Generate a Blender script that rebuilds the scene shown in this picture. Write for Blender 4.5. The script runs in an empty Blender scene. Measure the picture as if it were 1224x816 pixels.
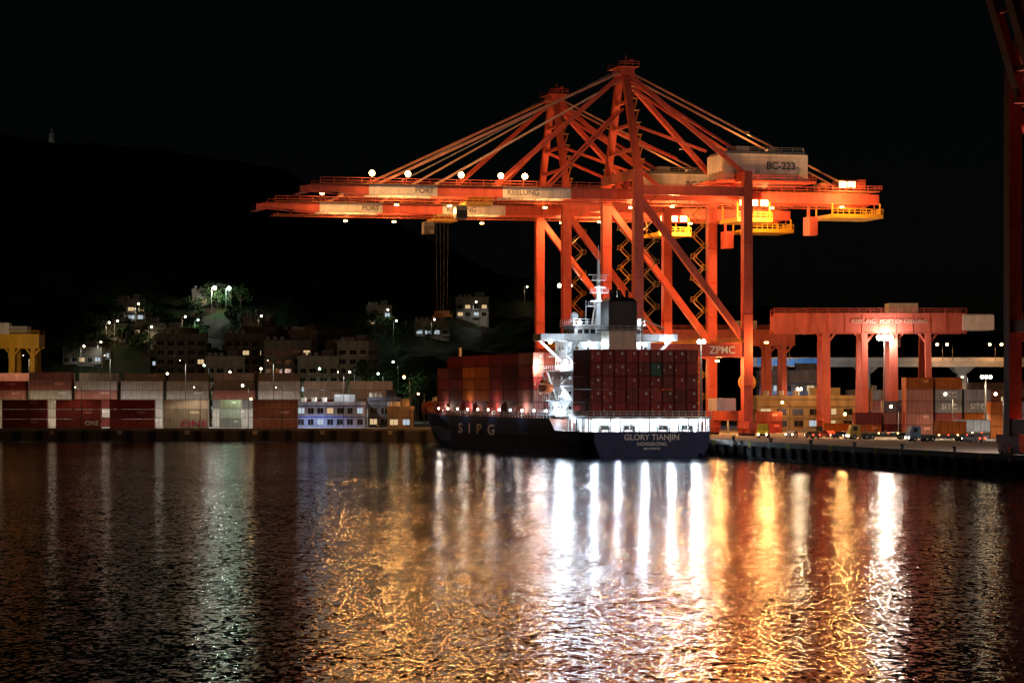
import bpy, math, random
from mathutils import Vector, Matrix, noise
random.seed(7)
R=random.Random(11)
sc=bpy.context.scene
F=3200.0; CH=12.5; HY=470.0
TH=math.radians(15)
OX,OY=14.3,520.0
def W(px,py,D): return Vector(((px-612)/F*D, D, CH+(HY-py)*D/F))
def T(s,t,z=0.0): return Vector((OX-math.sin(TH)*s+math.cos(TH)*t, OY+math.cos(TH)*s+math.sin(TH)*t, z))
# ------------------------------------------------------------ materials
def newmat(n):
    m=bpy.data.materials.new(n); m.use_nodes=True
    nt=m.node_tree; nt.nodes.clear()
    out=nt.nodes.new('ShaderNodeOutputMaterial')
    return m,nt,out
def paint(n,rough=0.5,metal=0.0,lo=0.65,hi=1.1,scale=0.35,rust=0.0,streak=True,spec=0.2):
    m,nt,out=newmat(n); N=nt.nodes; L=nt.links
    b=N.new('ShaderNodeBsdfPrincipled'); b.inputs['Roughness'].default_value=rough; b.inputs['Metallic'].default_value=metal
    b.inputs['Specular IOR Level'].default_value=spec
    at=N.new('ShaderNodeAttribute'); at.attribute_name='Col'
    tc=N.new('ShaderNodeTexCoord'); mp=N.new('ShaderNodeMapping')
    mp.inputs['Scale'].default_value=(1,1,0.25 if streak else 1)
    nz=N.new('ShaderNodeTexNoise'); nz.inputs['Scale'].default_value=scale*3; nz.inputs['Detail'].default_value=8
    nz.inputs['Roughness'].default_value=0.65
    mr=N.new('ShaderNodeMapRange'); mr.inputs[1].default_value=0.3; mr.inputs[2].default_value=0.7
    mr.inputs[3].default_value=lo; mr.inputs[4].default_value=hi
    vm=N.new('ShaderNodeVectorMath'); vm.operation='SCALE'
    L.new(tc.outputs['Object'],mp.inputs['Vector']); L.new(mp.outputs[0],nz.inputs['Vector'])
    L.new(nz.outputs['Fac'],mr.inputs[0]); L.new(at.outputs['Color'],vm.inputs[0]); L.new(mr.outputs[0],vm.inputs['Scale'])
    last=vm.outputs[0]
    if rust>0:
        n2=N.new('ShaderNodeTexNoise'); n2.inputs['Scale'].default_value=scale*6; n2.inputs['Detail'].default_value=6
        L.new(mp.outputs[0],n2.inputs['Vector'])
        cr=N.new('ShaderNodeMapRange'); cr.inputs[1].default_value=0.58; cr.inputs[2].default_value=0.72; cr.inputs[4].default_value=rust
        L.new(n2.outputs['Fac'],cr.inputs[0])
        mx=N.new('ShaderNodeMix'); mx.data_type='RGBA'
        L.new(cr.outputs[0],mx.inputs[0]); L.new(last,mx.inputs[6]); mx.inputs[7].default_value=(0.09,0.035,0.018,1)
        last=mx.outputs[2]
    L.new(last,b.inputs['Base Color']); L.new(b.outputs[0],out.inputs[0])
    return m
def emis(n,col,st):
    m,nt,out=newmat(n); e=nt.nodes.new('ShaderNodeEmission')
    e.inputs[0].default_value=(*col,1); e.inputs[1].default_value=st
    nt.links.new(e.outputs[0],out.inputs[0]); 
    return m
M_STEEL=paint('painted_steel',0.5,rust=0.35,scale=0.25)
M_CONT=paint('container_paint',0.6,rust=0.3,scale=0.4,lo=0.6,hi=1.1,spec=0.1)
M_WALL=paint('plaster_wall',0.9,scale=0.15,lo=0.4,hi=1.05,spec=0.05)
M_HULL=paint('hull_paint',0.5,scale=0.12,rust=0.25,lo=0.7,hi=1.1,spec=0.15)
M_CONC=paint('concrete',0.9,scale=0.1,lo=0.6,hi=1.1,streak=False,spec=0.1)
M_LEAF=paint('foliage',0.7,scale=0.5,lo=0.4,hi=1.4,streak=False,spec=0.1)
M_GLASS=paint('window_glass',0.1,scale=0.2,lo=0.8,hi=1.0,spec=0.5)
E_OR=emis('sodium_lamp',(1,0.50,0.13),30)
E_WH=emis('white_lamp',(0.85,0.93,1.0),22)
E_WW=emis('warm_lamp',(1,0.8,0.5),18)
E_WIN=emis('lit_window_warm',(1,0.7,0.35),0.7)
E_WIC=emis('lit_window_cool',(0.75,0.9,1.0),0.6)
E_RED=emis('tail_lamp',(1,0.05,0.02),8)
E_GR=emis('green_lamp',(0.6,1,0.7),16)
MATS=[M_STEEL,M_CONT,M_WALL,M_HULL,M_CONC,M_LEAF,M_GLASS,E_OR,E_WH,E_WW,E_WIN,E_WIC,E_RED,E_GR]
ST,CT,WA,HU,CO,LE,GL,EO,EW,EWW,WIN,WIC,ERD,EGR=range(14)
RED=(0.60,0.115,0.075); WHITE=(0.75,0.74,0.70); YEL=(0.75,0.42,0.03); DARK=(0.03,0.03,0.033); GREY=(0.3,0.3,0.3)
# ------------------------------------------------------------ mesh builder
class MB:
    def __init__(s): s.v=[];s.f=[];s.m=[];s.c=[]
    def face(s,pts,mat=0,col=GREY):
        i=len(s.v); s.v+= [tuple(p) for p in pts]; s.f.append(tuple(range(i,i+len(pts)))); s.m.append(mat); s.c.append(col)
    def hexa(s,p,mat,col):
        i=len(s.v); s.v+=[tuple(q) for q in p]
        for q in ((0,3,2,1),(4,5,6,7),(0,1,5,4),(1,2,6,5),(2,3,7,6),(3,0,4,7)):
            s.f.append(tuple(i+k for k in q)); s.m.append(mat); s.c.append(col)
    def box(s,x0,y0,z0,x1,y1,z1,mat=0,col=GREY):
        s.hexa([(x0,y0,z0),(x1,y0,z0),(x1,y1,z0),(x0,y1,z0),(x0,y0,z1),(x1,y0,z1),(x1,y1,z1),(x0,y1,z1)],mat,col)
    def cbox(s,x0,y0,z0,x1,y1,z1,c,mat=0,col=GREY):
        "box with chamfered top"
        s.box(x0,y0,z0,x1,y1,z1-c,mat,col)
        s.hexa([(x0,y0,z1-c),(x1,y0,z1-c),(x1,y1,z1-c),(x0,y1,z1-c),(x0+c,y0+c,z1),(x1-c,y0+c,z1),(x1-c,y1-c,z1),(x0+c,y1-c,z1)],mat,col)
    def beam(s,p,q,w,h=None,mat=0,col=GREY,w2=None):
        h=h or w; p=Vector(p);q=Vector(q); d=(q-p).normalized()
        up=Vector((0,0,1)) if abs(d.z)<0.95 else Vector((0,1,0))
        a=d.cross(up).normalized(); b=a.cross(d).normalized()
        k=(w2/w) if w2 else 1
        A=a*w/2;B=b*h/2
        s.hexa([p-A-B,p+A-B,p+A+B,p-A+B,q-(A+B)*k,q+(A-B)*k,q+(A+B)*k,q-(A-B)*k],mat,col)
    def cyl(s,p,q,r,n=8,mat=0,col=GREY,r2=None):
        p=Vector(p);q=Vector(q); d=(q-p).normalized()
        up=Vector((0,0,1)) if abs(d.z)<0.95 else Vector((0,1,0))
        a=d.cross(up).normalized(); b=a.cross(d); r2=r if r2 is None else r2
        i=len(s.v)
        for k in range(n):
            t=2*math.pi*k/n; e=a*math.cos(t)+b*math.sin(t)
            s.v.append(tuple(p+e*r)); s.v.append(tuple(q+e*r2))
        for k in range(n):
            j=(k+1)%n
            s.f.append((i+2*k,i+2*j,i+2*j+1,i+2*k+1)); s.m.append(mat); s.c.append(col)
        s.f.append(tuple(i+2*k for k in range(n))); s.m.append(mat); s.c.append(col)
        s.f.append(tuple(i+2*k+1 for k in range(n))[::-1]); s.m.append(mat); s.c.append(col)
    def ball(s,c,r,mat=0,col=GREY,n=8,rz=None):
        rz=rz or r; c=Vector(c); m=max(4,n//2); rings=[]
        for a in range(m+1):
            ph=math.pi*a/m; rings.append([(c.x+r*math.sin(ph)*math.cos(2*math.pi*k/n),c.y+r*math.sin(ph)*math.sin(2*math.pi*k/n),c.z+rz*math.cos(ph)) for k in range(n)])
        i=len(s.v)
        for r_ in rings: s.v+=r_
        for a in range(m):
            for k in range(n):
                j=(k+1)%n; s.f.append((i+a*n+k,i+(a+1)*n+k,i+(a+1)*n+j,i+a*n+j)); s.m.append(mat); s.c.append(col)
    def rail(s,pts,h=1.1,sp=2.0,col=WHITE,w=0.09,mat=0):
        for a,b in zip(pts[:-1],pts[1:]):
            a=Vector(a);b=Vector(b); n=max(1,int((b-a).length/sp))
            for k in range(n+1):
                p=a.lerp(b,k/n); s.beam(p,p+Vector((0,0,h)),w,w,mat,col)
            for z in (h,h*0.5):
                s.beam(a+Vector((0,0,z)),b+Vector((0,0,z)),w,w,mat,col)
    def build(s,name,parent=None,loc=(0,0,0),rz=0.0,smooth=False):
        me=bpy.data.meshes.new(name); me.from_pydata(s.v,[],s.f)
        used=sorted(set(s.m)); mp={m:i for i,m in enumerate(used)}
        for u in used: me.materials.append(MATS[u])
        me.polygons.foreach_set('material_index',[mp[m] for m in s.m])
        ca=me.color_attributes.new('Col','FLOAT_COLOR','CORNER')
        buf=[]
        for f,c in zip(s.f,s.c): buf+= [c[0],c[1],c[2],1.0]*len(f)
        ca.data.foreach_set('color',buf)
        if smooth: me.polygons.foreach_set('use_smooth',[True]*len(s.f))
        me.update()
        o=bpy.data.objects.new(name,me); sc.collection.objects.link(o)
        o.location=loc; o.rotation_euler=(0,0,rz)
        if parent: o.parent=parent
        return o
def empty(name,loc=(0,0,0),rz=0.0):
    o=bpy.data.objects.new(name,None); sc.collection.objects.link(o); o.location=loc; o.rotation_euler=(0,0,rz); return o
SOD=(1,0.43,0.13); COOL=(0.70,0.85,1.0); WARM=(1,0.72,0.42); NEU=(1,0.93,0.8); GRN=(0.6,1,0.7)
def lamp(pos,power,col=SOD,r=0.35,parent=None,name='lamp_light',spot=None,aim=None):
    l=bpy.data.lights.new(name,'SPOT' if spot else 'POINT'); l.energy=power; l.color=col; l.shadow_soft_size=r
    if spot: l.spot_size=math.radians(spot); l.spot_blend=0.35
    o=bpy.data.objects.new(name,l); sc.collection.objects.link(o); o.location=pos
    if spot and aim is not None:
        d=Vector(aim)-Vector(pos); o.rotation_euler=d.to_track_quat('-Z','Y').to_euler()
    if parent: o.parent=parent
    return o
def text(body,size,pos,rot,col,parent,name='lettering',align='CENTER',depth=0.02):
    cu=bpy.data.curves.new(name,'FONT'); cu.body=body; cu.size=size; cu.extrude=depth; cu.align_x=align; cu.align_y='CENTER'; cu.offset=size*0.012
    m,nt,out=newmat(name+'_paint'); b=nt.nodes.new('ShaderNodeBsdfPrincipled'); b.inputs['Base Color'].default_value=(*col,1); b.inputs['Roughness'].default_value=.6
    nt.links.new(b.outputs[0],out.inputs[0]); cu.materials.append(m)
    o=bpy.data.objects.new(name,cu); sc.collection.objects.link(o); o.location=pos; o.rotation_euler=rot
    if parent: o.parent=parent
    return o
RX=math.pi/2
# ------------------------------------------------------------ camera, world
cam=bpy.data.cameras.new('camera'); co=bpy.data.objects.new('camera',cam); sc.collection.objects.link(co); sc.camera=co
co.location=(0,0,CH); co.rotation_euler=(RX,0,0); cam.sensor_width=36; cam.lens=F/1224*36; cam.shift_y=(HY-408)/1224
cam.clip_start=1; cam.clip_end=20000
w=bpy.data.worlds.new('World'); sc.world=w; w.use_nodes=True
nt=w.node_tree; bg=nt.nodes['Background']; sk=nt.nodes.new('ShaderNodeTexSky'); sk.sky_type='NISHITA'; sk.sun_disc=False
sk.sun_elevation=math.radians(25); sk.sun_rotation=math.radians(200)
nt.links.new(sk.outputs[0],bg.inputs[0]); bg.inputs[1].default_value=0.0002
sun=bpy.data.lights.new('night_fill_sun','SUN'); sun.energy=0.006; sun.angle=math.radians(0.5); sun.color=(0.8,0.88,1)  # faint sun lamp added as overall fill, no moon is seen
so=bpy.data.objects.new('night_fill_sun',sun); sc.collection.objects.link(so); so.rotation_euler=(math.radians(60),0,math.radians(-20))
sc.view_settings.view_transform='Standard'; sc.view_settings.look='None'; sc.view_settings.exposure=0
# ------------------------------------------------------------ water
m,nt,out=newmat('sea_water'); N=nt.nodes; L=nt.links
b=N.new('ShaderNodeBsdfPrincipled'); b.inputs['Base Color'].default_value=(0.003,0.005,0.008,1); b.inputs['Roughness'].default_value=0.08; b.inputs['IOR'].default_value=1.33
geo=N.new('ShaderNodeNewGeometry')
def nzv(scale,amp,rot,sx,sy,detail):
    mp=N.new('ShaderNodeMapping'); mp.inputs['Rotation'].default_value=(0,0,rot); mp.inputs['Scale'].default_value=(sx,sy,1)
    nz=N.new('ShaderNodeTexNoise'); nz.inputs['Scale'].default_value=scale; nz.inputs['Detail'].default_value=detail; nz.inputs['Roughness'].default_value=0.6
    L.new(geo.outputs['Position'],mp.inputs[0]); L.new(mp.outputs[0],nz.inputs['Vector'])
    sb=N.new('ShaderNodeVectorMath'); sb.operation='SUBTRACT'; sb.inputs[1].default_value=(0.5,0.5,0.5); L.new(nz.outputs['Color'],sb.inputs[0])
    ml=N.new('ShaderNodeVectorMath'); ml.operation='MULTIPLY'; ml.inputs[1].default_value=(amp*1.25,amp,0); L.new(sb.outputs[0],ml.inputs[0])
    return ml.outputs[0]
def vadd(a,b_):
    n=N.new('ShaderNodeVectorMath'); L.new(a,n.inputs[0]); L.new(b_,n.inputs[1]); return n.outputs[0]
a1=nzv(3.4,0.50,0.15,1.0,0.6,3); a2=nzv(1.1,0.17,-0.2,1.0,0.5,2); a3=nzv(0.13,0.06,0.4,1.0,0.35,2)
pn=N.new('ShaderNodeTexNoise'); pn.inputs['Scale'].default_value=0.018; pn.inputs['Detail'].default_value=4
L.new(geo.outputs['Position'],pn.inputs['Vector'])
pr=N.new('ShaderNodeMapRange'); pr.inputs[1].default_value=0.35; pr.inputs[2].default_value=0.65; pr.inputs[3].default_value=0.65; pr.inputs[4].default_value=1.15; L.new(pn.outputs['Fac'],pr.inputs[0])
sm=vadd(vadd(a1,a2),a3)
scl=N.new('ShaderNodeVectorMath'); scl.operation='SCALE'; L.new(sm,scl.inputs[0]); L.new(pr.outputs[0],scl.inputs['Scale'])
ad2=N.new('ShaderNodeVectorMath'); ad2.inputs[1].default_value=(0,0,1); L.new(scl.outputs[0],ad2.inputs[0])
nm=N.new('ShaderNodeVectorMath'); nm.operation='NORMALIZE'; L.new(ad2.outputs[0],nm.inputs[0])
L.new(nm.outputs[0],b.inputs['Normal']); L.new(b.outputs[0],out.inputs[0])
me=bpy.data.meshes.new('water'); me.from_pydata([(-4000,-300,0),(4000,-300,0),(4000,1500,0),(-4000,1500,0)],[],[(0,1,2,3)]); me.materials.append(m)
o=bpy.data.objects.new('water',me); sc.collection.objects.link(o)
# ------------------------------------------------------------ land
mb=MB(); QZ=3.0
c=[T(-500,29.5),T(190.9,29.5)]
pts=[(c[0].x,c[0].y),(c[1].x,c[1].y),(-4000,c[1].y),(-4000,9000),(6000,9000),(6000,c[0].y)]
CC=(0.28,0.26,0.24)
quads=[[pts[0],(6000,c[0].y),(6000,c[1].y),pts[1]],[(-4000,c[1].y),pts[1],(6000,c[1].y),(6000,9000),(-4000,9000)]]
for q in quads: mb.face([(x,y,QZ) for x,y in q],CO,CC)
DK=(0.10,0.095,0.09)
mb.face([(pts[1][0],pts[1][1],-4),(pts[0][0],pts[0][1],-4),(pts[0][0],pts[0][1],QZ),(pts[1][0],pts[1][1],QZ)],CO,DK)
mb.face([(pts[2][0],pts[2][1],-4),(pts[1][0],pts[1][1],-4),(pts[1][0],pts[1][1],QZ),(pts[2][0],pts[2][1],QZ)],CO,DK)
mb.build('ground')
mb=MB()
mb.box(29.45,-300,QZ-0.6,30.3,185,QZ+0.28,CO,(0.40,0.38,0.34))
for i in range(62):
    s=-150+i*5.2
    mb.box(29.1,s,0.3,29.44,s+1.0,2.3,CO,DARK)
    mb.box(29.0,s+0.2,0.5,29.09,s+0.8,2.1,CO,(0.02,0.02,0.02))
    if i%2==0: mb.box(29.43,s+2.4,QZ-0.9,29.449,s+3.6,QZ+0.2,CO,(0.7,0.6,0.1) if i%4 else (0.6,0.6,0.58))
    if i%4==0:
        mb.cyl((29.9,s+3,QZ+0.2),(29.9,s+3,QZ+0.9),0.28,8,ST,DARK); mb.cyl((29.9,s+3,QZ+0.9),(29.9,s+3,QZ+1.1),0.45,8,ST,DARK)
mb.build('quay_wall',None,(OX,OY,0),TH)
mb=MB()
for t in (32,57.6):
    mb.box(t-0.06,-300,QZ+0.004,t+0.06,185,QZ+0.05,ST,(0.25,0.22,0.2))
mb.build('crane_rails',None,(OX,OY,0),TH)
mb=MB()
for t,col in ((35,(0.6,0.6,0.55)),(54.6,(0.6,0.6,0.55)),(60.5,(0.6,0.42,0.05)),(66,(0.6,0.6,0.55)),(72,(0.6,0.6,0.55)),(31,(0.6,0.42,0.05))):
    mb.face([(t,-300,QZ+.004),(t+.2,-300,QZ+.004),(t+.2,185,QZ+.004),(t,185,QZ+.004)],CO,col)
for i in range(50):
    s=-150+i*6
    mb.face([(63.1,s,QZ+.004),(63.3,s,QZ+.004),(63.3,s+3,QZ+.004),(63.1,s+3,QZ+.004)],CO,(0.6,0.6,0.55))
mb.build('road_markings',None,(OX,OY,0),TH)
mb=MB()
y0=c[1].y
mb.box(-600,y0-0.1,QZ-0.5,c[1].x,y0+0.8,QZ+0.25,CO,(0.22,0.21,0.19))
for i in range(75):
    x=-450+i*6; mb.box(x,y0-0.5,0.2,x+1.4,y0-0.11,2.6,CO,DARK)
    if i%3==0: mb.box(x+3,y0-0.14,1.6,x+4.2,y0-0.12,2.6,CO,(0.5,0.48,0.4))
mb.build('far_quay_wall')
# ------------------------------------------------------------ containers
CRED=(0.32,0.045,0.04); CBR=(0.24,0.055,0.045); COR=(0.60,0.16,0.03); CWH=(0.66,0.63,0.60); CGY=(0.36,0.36,0.38); CBL=(0.04,0.12,0.30); CMG=(0.45,0.03,0.14); CGN=(0.04,0.13,0.10); CPK=(0.50,0.22,0.18); CCR=(0.62,0.54,0.42)
def container(mb,x0,y0,z0,lx,ly,col,axis='y',h=2.59):
    k=R.uniform(0.7,1.2); col=tuple(min(.85,q*k) for q in col); dk=tuple(q*0.7 for q in col)
    g=0.05; x1=x0+lx-g; y1=y0+ly-g; x0+=g; y0+=g; z1=z0+h-0.04
    e=0.07
    mb.box(x0+e,y0+e,z0+0.08,x1-e,y1-e,z1-0.05,CT,col)
    p=0.17
    for a,b_ in ((x0,y0),(x1-p,y0),(x0,y1-p),(x1-p,y1-p)): mb.box(a,b_,z0,a+p,b_+p,z1,CT,dk)
    for z,hh in ((z0+0.001,0.16),(z1-0.13,0.129)):
        mb.box(x0+p,y0+.01,z,x1-p,y0+.13,z+hh,CT,dk); mb.box(x0+p,y1-.13,z,x1-p,y1-.01,z+hh,CT,dk)
        mb.box(x0+.01,y0+p,z,x0+.13,y1-p,z+hh,CT,dk); mb.box(x1-.13,y0+p,z,x1-.01,y1-p,z+hh,CT,dk)
    lt=tuple(min(.9,q*1.7+.08) for q in col)
    if axis=='y':
        n=4
        for i in range(n):
            x=x0+(x1-x0)*(0.2+0.2*i); mb.box(x-.03,y0+.0,z0+.2,x+.03,y0+.05,z1-.2,CT,lt)
        mb.box((x0+x1)/2-.02,y0+.05,z0+.17,(x0+x1)/2+.02,y0+.068,z1-.14,CT,DARK)
        if R.random()<.7: mb.box(x1-1.0,y0+.03,z1-1.0,x1-.55,y0+.066,z1-.55,CT,(.7,.7,.68))
        if R.random()<.4: mb.box(x0+.25,y0+.03,z0+.9,x0+.5,y0+.066,z0+1.3,CT,(.6,.6,.3))
        k=int((y1-y0)/0.9)
        for i in range(k):
            y=y0+.3+i*0.9; mb.box(x0+.03,y,z0+.2,x0+.069,y+.4,z1-.16,CT,col)
    else:
        k=int((x1-x0)/0.8)
        for i in range(k):
            x=x0+.3+i*0.8; mb.box(x,y0+.03,z0+.2,x+.36,y0+.069,z1-.16,CT,tuple(q*.85 for q in col))
        if R.random()<.5:
            xx=x0+(x1-x0)*R.uniform(.55,.7); mb.box(xx,y0+.015,z1-1.1,xx+(x1-x0)*.2,y0+.029,z1-.5,CT,lt)
def stack(name,x0,y0,z0,cols,nx,ny,nz,axis,long=12.19,parent=None,loc=(0,0,0),rz=0,drop=None,surface=True,gap=None):
    mb=MB()
    dx,dy=(2.47,long+0.25) if axis=='y' else (long+0.25,2.47)
    if axis!='y': dx=long+(gap or 0.3)
    for i in range(nx):
        for j in range(ny):
            top=nz if not callable(drop) else drop(i,j)
            jy=R.uniform(-.12,.12) if axis!='y' else 0
            for k in range(top):
                if surface and 0<i<nx-1 and 0<j<ny-1 and k<top-1: continue
                cc=cols(i,j,k) if callable(cols) else R.choice(cols)
                container(mb,x0+i*dx,y0+j*dy+jy,z0+k*2.61,(2.44 if axis=='y' else long),(long if axis=='y' else 2.44),cc,axis)
    return mb.build(name,parent,loc,rz)
# ------------------------------------------------------------ SHIP  local x=t (0..27) y=s z
ship=empty('container_ship',(OX,OY,0),TH)
def hull_mesh():
    mb=MB()
    def row(s,dz,hbd,hbw):
        zs=[-2,0.0,1.5,dz*0.62,dz]; k=[0.93*hbw/hbd if hbd else 0,hbw/hbd,(0.55*hbw+0.45*hbd)/hbd,0.93 if s>120 else 1,1]
        return [(13.5-hbd*q,s,z) for q,z in zip(k,zs)],[(13.5+hbd*q,s,z) for q,z in zip(k,zs)]
    st=[(0,5.0,11.8,10.6),(1.5,5,12.6,11.6),(5,5,13.2,12.6),(12,5,13.5,13.2),(22,5,13.5,13.5),(26,7.4,13.5,13.5),(70,7.4,13.5,13.5),(110,7.4,13.5,13.2),(125,7.5,13.3,12.0),(138,7.8,12.6,9.8),(146,10.2,11.4,7.4),(154,10.5,8.8,4.4),(160,10.8,5.6,1.8),(165,11.2,2.2,0.1),(168,11.5,0.15,0.02)]
    rows=[]
    for i,(s,dz,hb,hw) in enumerate(st):
        l,r=row(s,dz,hb,hw)
        if s>=154:
            pull={154:1.0,160:3,165:5.5,168:8}[s]
            l=[(x,y-pull*(1-z/11.5)*0.9,z) for x,y,z in l]; r=[(x,y-pull*(1-z/11.5)*0.9,z) for x,y,z in r]
        rows.append((l,r))
    NAVY=(0.022,0.045,0.14); BOOT=(0.18,0.03,0.025)
    for a,b_ in zip(rows[:-1],rows[1:]):
        for k in range(4):
            c_=BOOT if k==0 else NAVY
            mb.face([a[0][k],a[0][k+1],b_[0][k+1],b_[0][k]],HU,c_)
            mb.face([a[1][k],b_[1][k],b_[1][k+1],a[1][k+1]],HU,c_)
        mb.face([a[0][4],a[1][4],b_[1][4],b_[0][4]],HU,(0.18,0.07,0.05))
    for k in range(4):
        mb.face([rows[0][0][k],rows[0][1][k],rows[0][1][k+1],rows[0][0][k+1]],HU,BOOT if k==0 else NAVY)
    mb.box(-0.12,12,3.7,0.0,120,3.95,ST,(0.03,0.05,0.12))
    mb.rail([(-0.0+0.3,26.5,7.4),(0.3,120,7.4)],1.1,2.4,(.6,.6,.6),.11)
    mb.rail([(1.8,0.4,5.0),(25.2,0.4,5.0)],1.1,1.5,WHITE)
    return mb.build('hull',ship)
hull_mesh()
mb=MB()
mb.box(0.7,1.2,7.45,26.3,16.5,7.95,ST,(0.6,0.62,0.62))
mb.box(1.6,7.0,5.0,25.4,7.3,7.45,ST,(0.75,0.78,0.8))
for i in range(13):
    x=1.5+i*2.0; mb.box(x-0.13,1.3,5,x+0.13,1.65,7.45,ST,(0.7,0.72,0.72))
for i in range(6):
    y=1.5+i*2.8; mb.box(.9,y,5,1.2,y+0.3,7.45,ST,(0.7,0.72,0.72)); mb.box(25.8,y,5,26.1,y+0.3,7.45,ST,(0.7,0.72,0.72))
for x in (5,10,17,22):
    mb.cyl((x-0.9,4,5.8),(x+0.9,4,5.8),0.55,10,ST,(0.06,0.10,0.08)); mb.box(x-1.2,3.4,5,x-0.9,4.6,6.2,ST,(0.1,0.12,0.1)); mb.box(x+.9,3.4,5,x+1.2,4.6,6.2,ST,(0.1,0.12,0.1))
for x in (3.2,7,11.5,15.5,20,24): mb.ball((x,1.1,7.15),0.24,EW)
mb.rail([(.7,16,7.96),(0.7,1.3,7.96),(26.3,1.3,7.96)],1.0,1.3,WHITE,.1)
mb.box(1.0,42,7.4,26,138,8.0,ST,(0.25,0.07,0.05))
for i in range(8):
    y=54.6+i*12.7; 
    mb.box(0.6,y-0.4,7.4,26.4,y+0.0,10.2,ST,(0.3,0.08,0.05))
mb.beam((13.5,156,10.6),(13.5,156,24),0.6,0.6,ST,(0.6,0.5,0.35)); mb.beam((11.5,156,21),(15.5,156,21),0.2,0.2,ST,(0.6,0.5,0.35))
mb.rail([(4.5,148,10.3),(9,158,10.8),(12.8,166,11.3)],1.1,2,WHITE)
for i in range(11): mb.ball((0.5,30+i*9.5,8.9),0.24,EW if i<5 else EWW)
mb.build('deck_structure',ship)
for x in (3,8.2,13.5,19,24): lamp((x,4.5,6.9),2200,COOL,0.15,ship)
lamp((0.1,12,7.2),600,COOL,0.15,ship); lamp((1.2,34,9.6),700,COOL,0.15,ship)
mb=MB(); SW=(0.78,0.80,0.80)
y0_,y1_=27,39
for i in range(6):
    z=5+i*3.05
    t0=2.5+ (0 if i<1 else 1.0); t1=24.5-(0 if i<1 else 1.0)
    if i>=4: t0+=1.5;t1-=1.5
    mb.box(t0,y0_,z,t1,y1_,z+2.83,ST,SW)
    mb.box(t0-1.3,y0_-1.6,z+2.83,t1+1.3,y1_+0.6,z+3.05,ST,(0.6,0.63,0.63))
    mb.rail([(t0-1.2,y1_,z+3.05),(t0-1.2,y0_-1.5,z+3.05),(t1+1.2,y0_-1.5,z+3.05)],1.05,1.5,WHITE,0.07)
    for k in range(7):
        x=t0+1.2+k*(t1-t0-2.4)/6
        if k==3: mb.box(x-.4,y0_-.04,z+.05,x+.4,y0_,z+2.0,ST,(0.25,0.3,0.3))
        else: mb.box(x-.28,y0_-.03,z+1.2,x+.28,y0_-.001,z+1.8,GL if (k*5+i)%3 else WIC,DARK)
    for k in range(5):
        y=y0_+1.4+k*2.3; mb.box(t0-.03,y,z+1.2,t0-.001,y+.6,z+1.8,GL if (k+i)%3 else WIC,DARK)
    xa,xb=(t0-1.1,t0+1.6) if i%2 else (t0+1.6,t0-1.1)
    mb.beam((xa,y0_-0.9,z),(xb,y0_-0.9,z+3.0),0.7,0.16,ST,(0.45,0.5,0.5))
zb=5+6*3.05
mb.box(-1.2,28,zb,28.2,34,zb+0.3,ST,SW)
for (a,b_) in (((-1.2,28,zb+.3),(28.2,28.12,zb+1.4)),((-1.2,28.12,zb+.3),(-1.08,34,zb+1.4)),((28.08,28.12,zb+.3),(28.2,34,zb+1.4)),((-1.08,33.88,zb+.3),(7,34,zb+1.4)),((20,33.88,zb+.3),(28.08,34,zb+1.4))):
    mb.box(*a,*b_,ST,SW)
mb.beam((-0.6,31,zb),(4.0,31,zb-4.2),0.4,0.5,ST,SW); mb.beam((27.6,31,zb),(23,31,zb-4.2),0.4,0.5,ST,SW)
mb.box(6.2,28.6,zb+.3,20.8,37.5,zb+3.1,ST,SW)
for k in range(10): mb.box(6.8+k*1.38,28.56,zb+1.5,7.8+k*1.38,28.599,zb+2.4,GL,DARK)
for k in range(5): mb.box(6.16,29.2+k*1.6,zb+1.5,6.199,30.4+k*1.6,zb+2.4,GL,DARK)
mb.box(5.6,28.2,zb+3.1,21.4,38.2,zb+3.35,ST,SW)
mb.rail([(5.8,38,zb+3.35),(5.8,28.4,zb+3.35),(21.2,28.4,zb+3.35)],1.1,1.5,WHITE,0.08)
mz=zb+3.35
mb.beam((12.6,33,mz),(12.6,33,mz+13.5),1.1,1.1,ST,SW,w2=0.35)
mb.beam((11.6,34.5,mz),(12.4,33.2,mz+7),0.3,0.3,ST,SW); mb.beam((13.8,34.5,mz),(12.9,33.2,mz+7),0.3,0.3,ST,SW)
for z,wd in ((3.8,2.4),(6.6,1.9),(9.2,1.4)):
    mb.box(12.6-wd,32.2,mz+z,12.6+wd,33.8,mz+z+.15,ST,SW); mb.rail([(12.6-wd,32.3,mz+z+.15),(12.6+wd,32.3,mz+z+.15)],.8,1,WHITE,.07)
mb.beam((10.6,32.0,mz+4.9),(14.2,32.0,mz+4.9),0.3,0.35,ST,WHITE); mb.beam((11.4,32.0,mz+7.8),(13.8,32.0,mz+7.8),0.25,0.3,ST,WHITE)
mb.beam((10.4,33,mz+10.4),(14.8,33,mz+10.4),0.15,0.15,ST,SW); mb.cyl((12.6,33,mz+13.5),(12.6,33,mz+16.5),0.06,6,ST,SW)
for x in (8,17.5): mb.cyl((x,35,mz),(x,35,mz+1.2),.2,8,ST,SW); mb.ball((x,35,mz+1.9),0.9,ST,SW,10)
for x,z in ((9.3,5),(16,7)): mb.cyl((x,31,mz),(x,31,mz+z),0.05,6,ST,SW)
mb.cbox(10.6,19,8,16.4,24.5,zb+2.0,0.01,ST,(0.62,0.55,0.40)); mb.cbox(10.5,18.9,zb+2.0,16.5,24.6,zb+8.6,0.8,ST,(0.02,0.02,0.022))
for x in (11.8,13.5,15.2): mb.cyl((x,21.5,zb+8.5),(x,21.5,zb+10.2),0.38,8,ST,DARK)
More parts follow.
